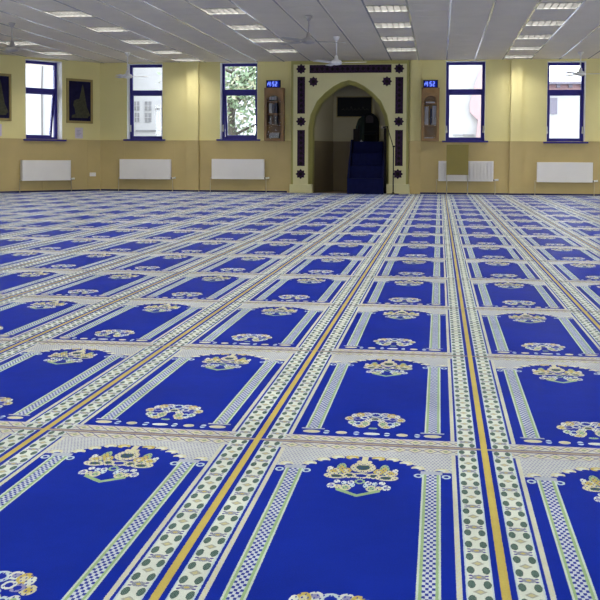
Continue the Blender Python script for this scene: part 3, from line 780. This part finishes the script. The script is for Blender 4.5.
# chair on the top platform
xc, zt_ = BACK.at(369.5, 112.8, 1.0); 
ch = thing('throne_chair', 'black high-backed chair with rounded top on the pulpit platform', 'chair', (xc, YW+0.72, ZT))
H = zt_-ZT
def arcpoly(hw_, H_, zlow=0.0, n=12, k=0.55):
    z = H_ - hw_*k*1.6
    return [(-hw_, zlow), (hw_, zlow)] + [(hw_*math.cos(PI*i/n), z + (H_-z)*math.sin(PI*i/n)) for i in range(n+1)]
bm = bmesh.new(); prism(bm, arcpoly(0.225, H, 0.0, 14, 0.75), 0.20, 0.27); link('backrest', bm, 'leather', ch, 0.01)
bm = bmesh.new(); prism(bm, [(x+0.01, z) for x, z in arcpoly(0.09, H-0.06, H-0.24)], 0.17, 0.20); link('headrest', bm, 'headrest', ch, 0.015)
bm = bmesh.new(); box(bm, -0.2, 0.2, -0.12, 0.2, 0.16, 0.24); link('seat', bm, 'leather', ch, 0.03)
for sx_ in (-1, 1):
    for yy in (-0.1, 0.2): boxo('leg', 'woodd', sx_*0.19-0.015, sx_*0.19+0.015, yy-0.015, yy+0.015, 0, 0.17, ch)
    boxo('armrest', 'woodd', sx_*0.205-0.02, sx_*0.205+0.02, -0.12, 0.2, 0.33, 0.36, ch, 0.01)
    boxo('arm_post', 'woodd', sx_*0.205-0.012, sx_*0.205+0.012, -0.11, -0.085, 0.2, 0.33, ch)
# cloth hanging over the chair's left side
bm = bmesh.new(); hz = BACK.at(360, 117.5, 0.95)[1]-ZT
pts = []
for k in range(9):
    x = -0.29 + 0.20*k/8; pts.append((x, -0.18 + 0.018*math.sin(k*1.9)))
top = [hz-0.22, hz-0.13, hz-0.08, hz-0.04, hz-0.02, hz, hz+.01, hz+.02, hz+.03]
ra = [bm.verts.new((x, y, 0.004)) for x, y in pts]; rb = [bm.verts.new((x*0.98, y+0.05, z)) for (x, y), z in zip(pts, top)]
for k in range(8): bm.faces.new((ra[k], ra[k+1], rb[k+1], rb[k]))
dr = link('draped_cloth', bm, 'drape', None, smooth=True); dr.location = ch.location
so = dr.modifiers.new('t', 'SOLIDIFY'); so.thickness = 0.01
tag(dr, 'dark green cloth draped down the left side of the black chair on the pulpit', 'cloth')
bm = bmesh.new(); xw, _ = BACK.at(361.3, 141, 0.45)
box(bm, -0.03, 0.03, -0.02, 0.02, 0, 0.012); box(bm, -0.012, 0.012, -0.012, 0.012, 0.012, 0.035)
o = link('tissue', bm, 'b2', None, 0.004); o.location = (xw, YW+MY+0.95, ZT+0.001)
tag(o, 'small white crumpled item lying on the front edge of the pulpit platform', 'tissue')
# microphone stand
mo = -0.42; xm, _ = BACK.at(393.2, 180, mo); _, zk = BACK.at(393.5, 146.5, mo); xe, ze = BACK.at(387.3, 126.5, mo)
t = thing('microphone_stand', 'thin black microphone stand with raised boom before the right mihrab pier', 'microphone stand', (xm, YW+mo, 0))
bm = bmesh.new(); lathe(bm, [(0.13, 0), (0.13, 0.012), (0.03, 0.022), (0.014, 0.05)], 20); link('base', bm, 'blackm', t)
bm = bmesh.new(); tube(bm, [(0, 0, 0.03), (0, 0, zk+0.01)], 0.012, 10); link('pole', bm, 'blackm', t, smooth=True)
bm = bmesh.new(); tube(bm, [(0.008, 0.0, zk-0.05), (xe-xm, -0.02, ze)], 0.009, 8); link('boom', bm, 'blackm', t, smooth=True)
bm = bmesh.new(); tube(bm, [(-0.02, 0, zk), (0.03, 0, zk)], 0.018, 10); link('clutch', bm, 'black', t)
m_ = thing('microphone', 'microphone with pale grille at the tip of the boom beside the mihrab arch', 'microphone', (xe, YW+mo-0.02, ze))
bm = bmesh.new(); tube(bm, [(0.02, 0, 0.0), (-0.09, 0, -0.02)], [0.011, 0.015], 10); link('body', bm, 'black', m_, smooth=True)
bm = bmesh.new(); tube(bm, [(-0.09, 0, -0.02), (-0.10, 0, -0.022), (-0.125, 0, -0.026), (-0.14, 0, -0.028)], [0.017, 0.024, 0.024, 0.012], 12); link('grille', bm, 'fan', m_, smooth=True)

# ------------------------------------------------------------------ ceiling lights
cname = {'L3': 'in the column nearest the angled wall', 'L2': 'in the second column from left', 'L1': 'in the column just left of the mihrab',
         'C': 'in the column above the mihrab', 'R': 'in the rightmost column'}
ordn = {0: 'nearest the camera', 1: 'second from the camera', 2: 'third from the camera', 3: 'fourth from the camera', 4: 'fifth from the camera', 5: 'sixth, closest to the wall'}
proto = None; cnt = {}
def lum_parts(root):
    H_ = 0.30; z = 0.0
    bm = bmesh.new()
    for (x0_, x1_, y0_, y1_) in ((-.305, -.288, -.30, .30), (.288, .305, -.30, .30), (-.288, .288, -.30, -.284), (-.288, .288, .284, .30)): box(bm, x0_, x1_, y0_, y1_, -0.006, 0.12)
    box(bm, -.305, .305, -.30, .30, 0.12, 0.13)
    link('housing', bm, 'house', root)
    bm = bmesh.new()
    for k in range(1, 6): x = -.288 + .576*k/6; box(bm, x-.003, x+.003, -.284, .284, -0.003, 0.060)
    for k in range(1, 6): y = -.284 + .568*k/6; box(bm, -.288, .288, y-.003, y+.003, -0.003, 0.060)
    link('louvre', bm, 'louvre', root)
proto_lamp = None
for key, x, y in lights:
    vis = (key == 'L3' and y > 17.5) or (key == 'L2' and y > 12) or (key in ('L1', 'C', 'R') and y > 14)
    k = cnt.get(key, 0)
    if vis: cnt[key] = k+1
    lab = 'square louvred ceiling light %s, %s' % (cname.get(key, ''), ordn[k])
    if proto is None:
        t = thing('ceiling_light', lab, 'ceiling light', (x, y, ZC), 0, 'recessed ceiling lights'); lum_parts(t); proto = t
        l = area('lamp', (0, 0, 0.112), (0, 0, 0), 0.54, 0.54, LAMP_W, (1.0, 0.97, 0.90), t); proto_lamp = l
    else:
        t = proto.copy(); C.objects.link(t); t.location = (x, y, ZC)
        for c in list(proto.children): d_ = c.copy(); C.objects.link(d_); d_.parent = t
    t['label'] = lab if vis else 'square louvred ceiling light outside the photographed part of the hall'

# ------------------------------------------------------------------ ceiling fans
def fan(label, hx, hy, rod, blades, bl, m='fan'):
    # hub seen at (hx, hy); it hangs `rod` metres below the ceiling
    d = ray(hx, hy); k = (ZC - rod - CAMZ) / d.z; P = Vector((0, 0, CAMZ)) + d*k
    print('fan', label[:20], [round(v, 2) for v in P])
    t = thing('ceiling_fan', label, 'ceiling fan', (P.x, P.y, ZC-rod-0.05), 0, 'ceiling fans')
    bm = bmesh.new(); tube(bm, [(0, 0, 0.1), (0, 0, rod+0.05)], 0.012, 10); link('rod', bm, m, t, smooth=True)
    bm = bmesh.new(); lathe(bm, [(0.055, rod+0.05), (0.06, rod+0.03), (0.02, rod-0.03)], 16); link('ceiling_cup', bm, m, t, smooth=True)
    bm = bmesh.new(); lathe(bm, [(0.02, -0.045), (0.09, -0.03), (0.11, 0.0), (0.09, 0.035), (0.04, 0.06), (0.03, 0.12), (0.015, 0.13)], 20); link('motor_housing', bm, m, t, smooth=True)
    for a_ in blades:
        R_ = Matrix.Rotation(math.radians(a_), 4, 'Z') @ Matrix.Rotation(math.radians(9), 4, 'X')
        bm = bmesh.new(); box(bm, 0.16, bl, -0.055, 0.055, -0.003, 0.003, R_)
        box(bm, 0.06, 0.2, -0.012, 0.012, -0.006, 0.0, R_)
        link('blade', bm, m, t)
fan('grey ceiling fan at the far left, against the ceiling above the first window', 12, 46, 0.38, (5, 125, 245), 0.62)
fan('white ceiling fan hanging before the second window from the left', 127.5, 74, 0.45, (20, 140, 260), 0.42, 'fanw')
fan('grey ceiling fan high up left of the mihrab, second row from the end wall', 308.5, 38, 0.34, (25, 145, -35+300-30), 0.60)
fan('white ceiling fan just before the top of the mihrab surround', 336.3, 60, 0.42, (-8, 112, 232), 0.55, 'fanw')
fan('white ceiling fan hanging before the rightmost window', 580.5, 71.5, 0.40, (-5, 115, 235), 0.60, 'fanw')

# ------------------------------------------------------------------ outside, seen through the windows
def P(px_, py_, Y):
    d = ray(px_, py_); k = Y/d.y; return Vector((d.x*k, Y, CAMZ + d.z*k))
# white building beyond the second window
Y = 34.0; a = P(120, 100, Y); b = P(200, 100, Y)
t = thing('rendered_building', 'white rendered building with four small grey windows, beyond the second window', 'building', ((a.x+b.x)/2, Y, -0.35)); ox = (a.x+b.x)/2
boxo('wall', 'render', a.x-ox-1.5, b.x-ox+1.2, 0, 4, 0, 8, t)
for (x0_, x1_, y0_, y1_) in ((134.5, 139.5, 101.5, 110.5), (145, 151.5, 101.5, 110.5), (135, 139.5, 113, 122), (145, 151.5, 113, 122)):
    p = P(x0_, y0_, Y); q = P(x1_, y1_, Y)
    o = boxo('window', 'dglass', p.x-ox, q.x-ox, -0.03, 0.02, q.z+.35, p.z+.35, t)
    bm = bmesh.new(); mx_ = (p.x+q.x)/2-ox; box(bm, mx_-.008, mx_+.008, -0.05, -0.03, q.z+.35, p.z+.35); mz = (p.z+q.z)/2+.35; box(bm, p.x-ox, q.x-ox, -0.05, -0.03, mz-.008, mz+.008)
    link('glazing_bar', bm, 'render', o)
p = P(136, 130, Y); q = P(156, 131, Y); boxo('string_course', 'dglass', p.x-ox, q.x-ox, -0.05, 0, q.z+.33, p.z+.35, t)
p = P(156, 108, Y); q = P(160, 109.5, Y); boxo('vent', 'drain', p.x-ox, q.x-ox, -0.05, 0, q.z+.35, p.z+.35, t)
# pale building with pink gable wall beyond the fourth window
Y = 33.0; a = P(436, 100, Y); b = P(500, 100, Y); ox = (a.x+b.x)/2
t = thing('rendered_building', 'white building with pale pink gable wall, beyond the window right of the mihrab', 'building', (ox, Y, -0.35))
boxo('wall', 'render', a.x-ox, b.x-ox, 0.3, 2.4, 0, 8, t)
bm = bmesh.new(); pts = [(487, 60), (487, 140), (476, 140), (478, 120), (470, 112), (470, 103), (475, 85), (480, 70)]
prism(bm, [((P(u, v, Y).x-ox), P(u, v, Y).z+.35) for u, v in pts], 0.1, 0.3); link('gable_wall', bm, 'pinkwall', t)
p = P(453, 134, Y); q = P(474, 135.2, Y); boxo('string_course', 'dglass', p.x-ox, q.x-ox, 0.2, 0.3, q.z+.35, p.z+.35, t)
# low house with brick band and roof beyond the fifth window
Y = 36.0; a = P(530, 100, Y); b = P(625, 100, Y); ox = (a.x+b.x)/2
t = thing('brick_house', 'white house with pink brick band under a grey eave, beyond the rightmost window', 'house', (ox, Y, -0.35))
z1 = P(565, 92, Y).z+.35; z2 = P(565, 84.5, Y).z+.35; z3 = P(565, 83, Y).z+.35
boxo('wall', 'render', a.x-ox, b.x-ox, 0, 4, 0, z1, t)
boxo('brick_band', 'brick', a.x-ox, b.x-ox, 0, 4, z1, z2, t)
for u in (558, 570, 582): p = P(u, 88, Y); boxo('bracket', 'roof', p.x-ox-.06, p.x-ox+.06, -.2, 0, z2-.12, z2, t)
bm = bmesh.new(); prism(bm, [(-3, z2), (3, z2), (3, z2+.08), (-3, z2+.08)], -0.4, 4); link('eave', bm, 'roof', t)
p = P(549, 98, Y); q = P(557, 114, Y); boxo('window', 'roof', p.x-ox, q.x-ox, -0.04, 0, q.z+.35, p.z+.35, t)
# pale wall with drainpipe beyond the first window
c0 = LEFT.world(-0.8, 7, -0.35)
d = ray(44, 100); 
t = thing('rendered_building', 'pale building with a dark drainpipe and wires, beyond the leftmost window', 'building', (d.x/d.y*30, 30, -0.35))
boxo('wall', 'render', -6, 1.5, 0, 3, 0, 9, t)
bm = bmesh.new(); tube(bm, [(-0.04, -0.08, 0.0), (-0.04, -0.08, 3.4), (0, -0.08, 4.6), (0, -0.08, 9)], 0.026, 8); link('drainpipe', bm, 'drain', t)
bm = bmesh.new(); prism(bm, [(-1.0, 0), (-0.72, 0), (-0.72, 9), (-1.0, 9)], -0.06, 0); link('corner_pier', bm, 'pinkwall', t)

def tree(label, X0, Y0, H_, R_, n, seed, mats=('leaf', 'leafy')):
    rnd = random.Random(seed)
    t = thing('tree', label, 'tree', (X0, Y0, -0.35))
    bm = bmesh.new(); tube(bm, [(0, 0, 0), (0.1, 0, H_*.3), (0.0, 0.1, H_*.6), (0.15, 0, H_*.9)], [0.16, 0.13, 0.09, 0.03], 8)
    tips = []
    for k in range(16):
        z = H_*rnd.uniform(.2, .8); an = rnd.uniform(0, 2*PI); l = R_*rnd.uniform(.5, 1.0)
        e = Vector((math.cos(an)*l, math.sin(an)*l*.6, z + l*rnd.uniform(.1, .6))); mid = Vector((0.05, 0, z)).lerp(e, .5) + Vector((0, 0, .1))
        tube(bm, [(0.05, 0, z), mid, e], [0.05, 0.03, 0.012], 5); tips += [mid, e]
    link('trunk', bm, 'bark', t, smooth=True)
    for mi, m in enumerate(mats):
        bm = bmesh.new()
        for _ in range(n if mi == 0 else n//3):
            c = rnd.choice(tips) + Vector([rnd.gauss(0, R_*.22) for _ in range(3)])
            u = Vector([rnd.gauss(0, 1) for _ in range(3)]).normalized()*rnd.uniform(.05, .10); v = u.orthogonal().normalized()*u.length*.6
            vs4 = [bm.verts.new(c+q) for q in (-u, v, u, -v)]; bm.faces.new(vs4)
        link('foliage', bm, m, t)
a = P(240, 100, 27.5)
tree('leafy green tree filling the window left of the mihrab', a.x-0.3, 27.5, 4.6, 1.6, 1500, 3)
a = P(46, 130, 28.0)
tree('small bare shrub against the pale building beyond the leftmost window', a.x+0.15, 28.6, 1.9, 0.5, 90, 5)
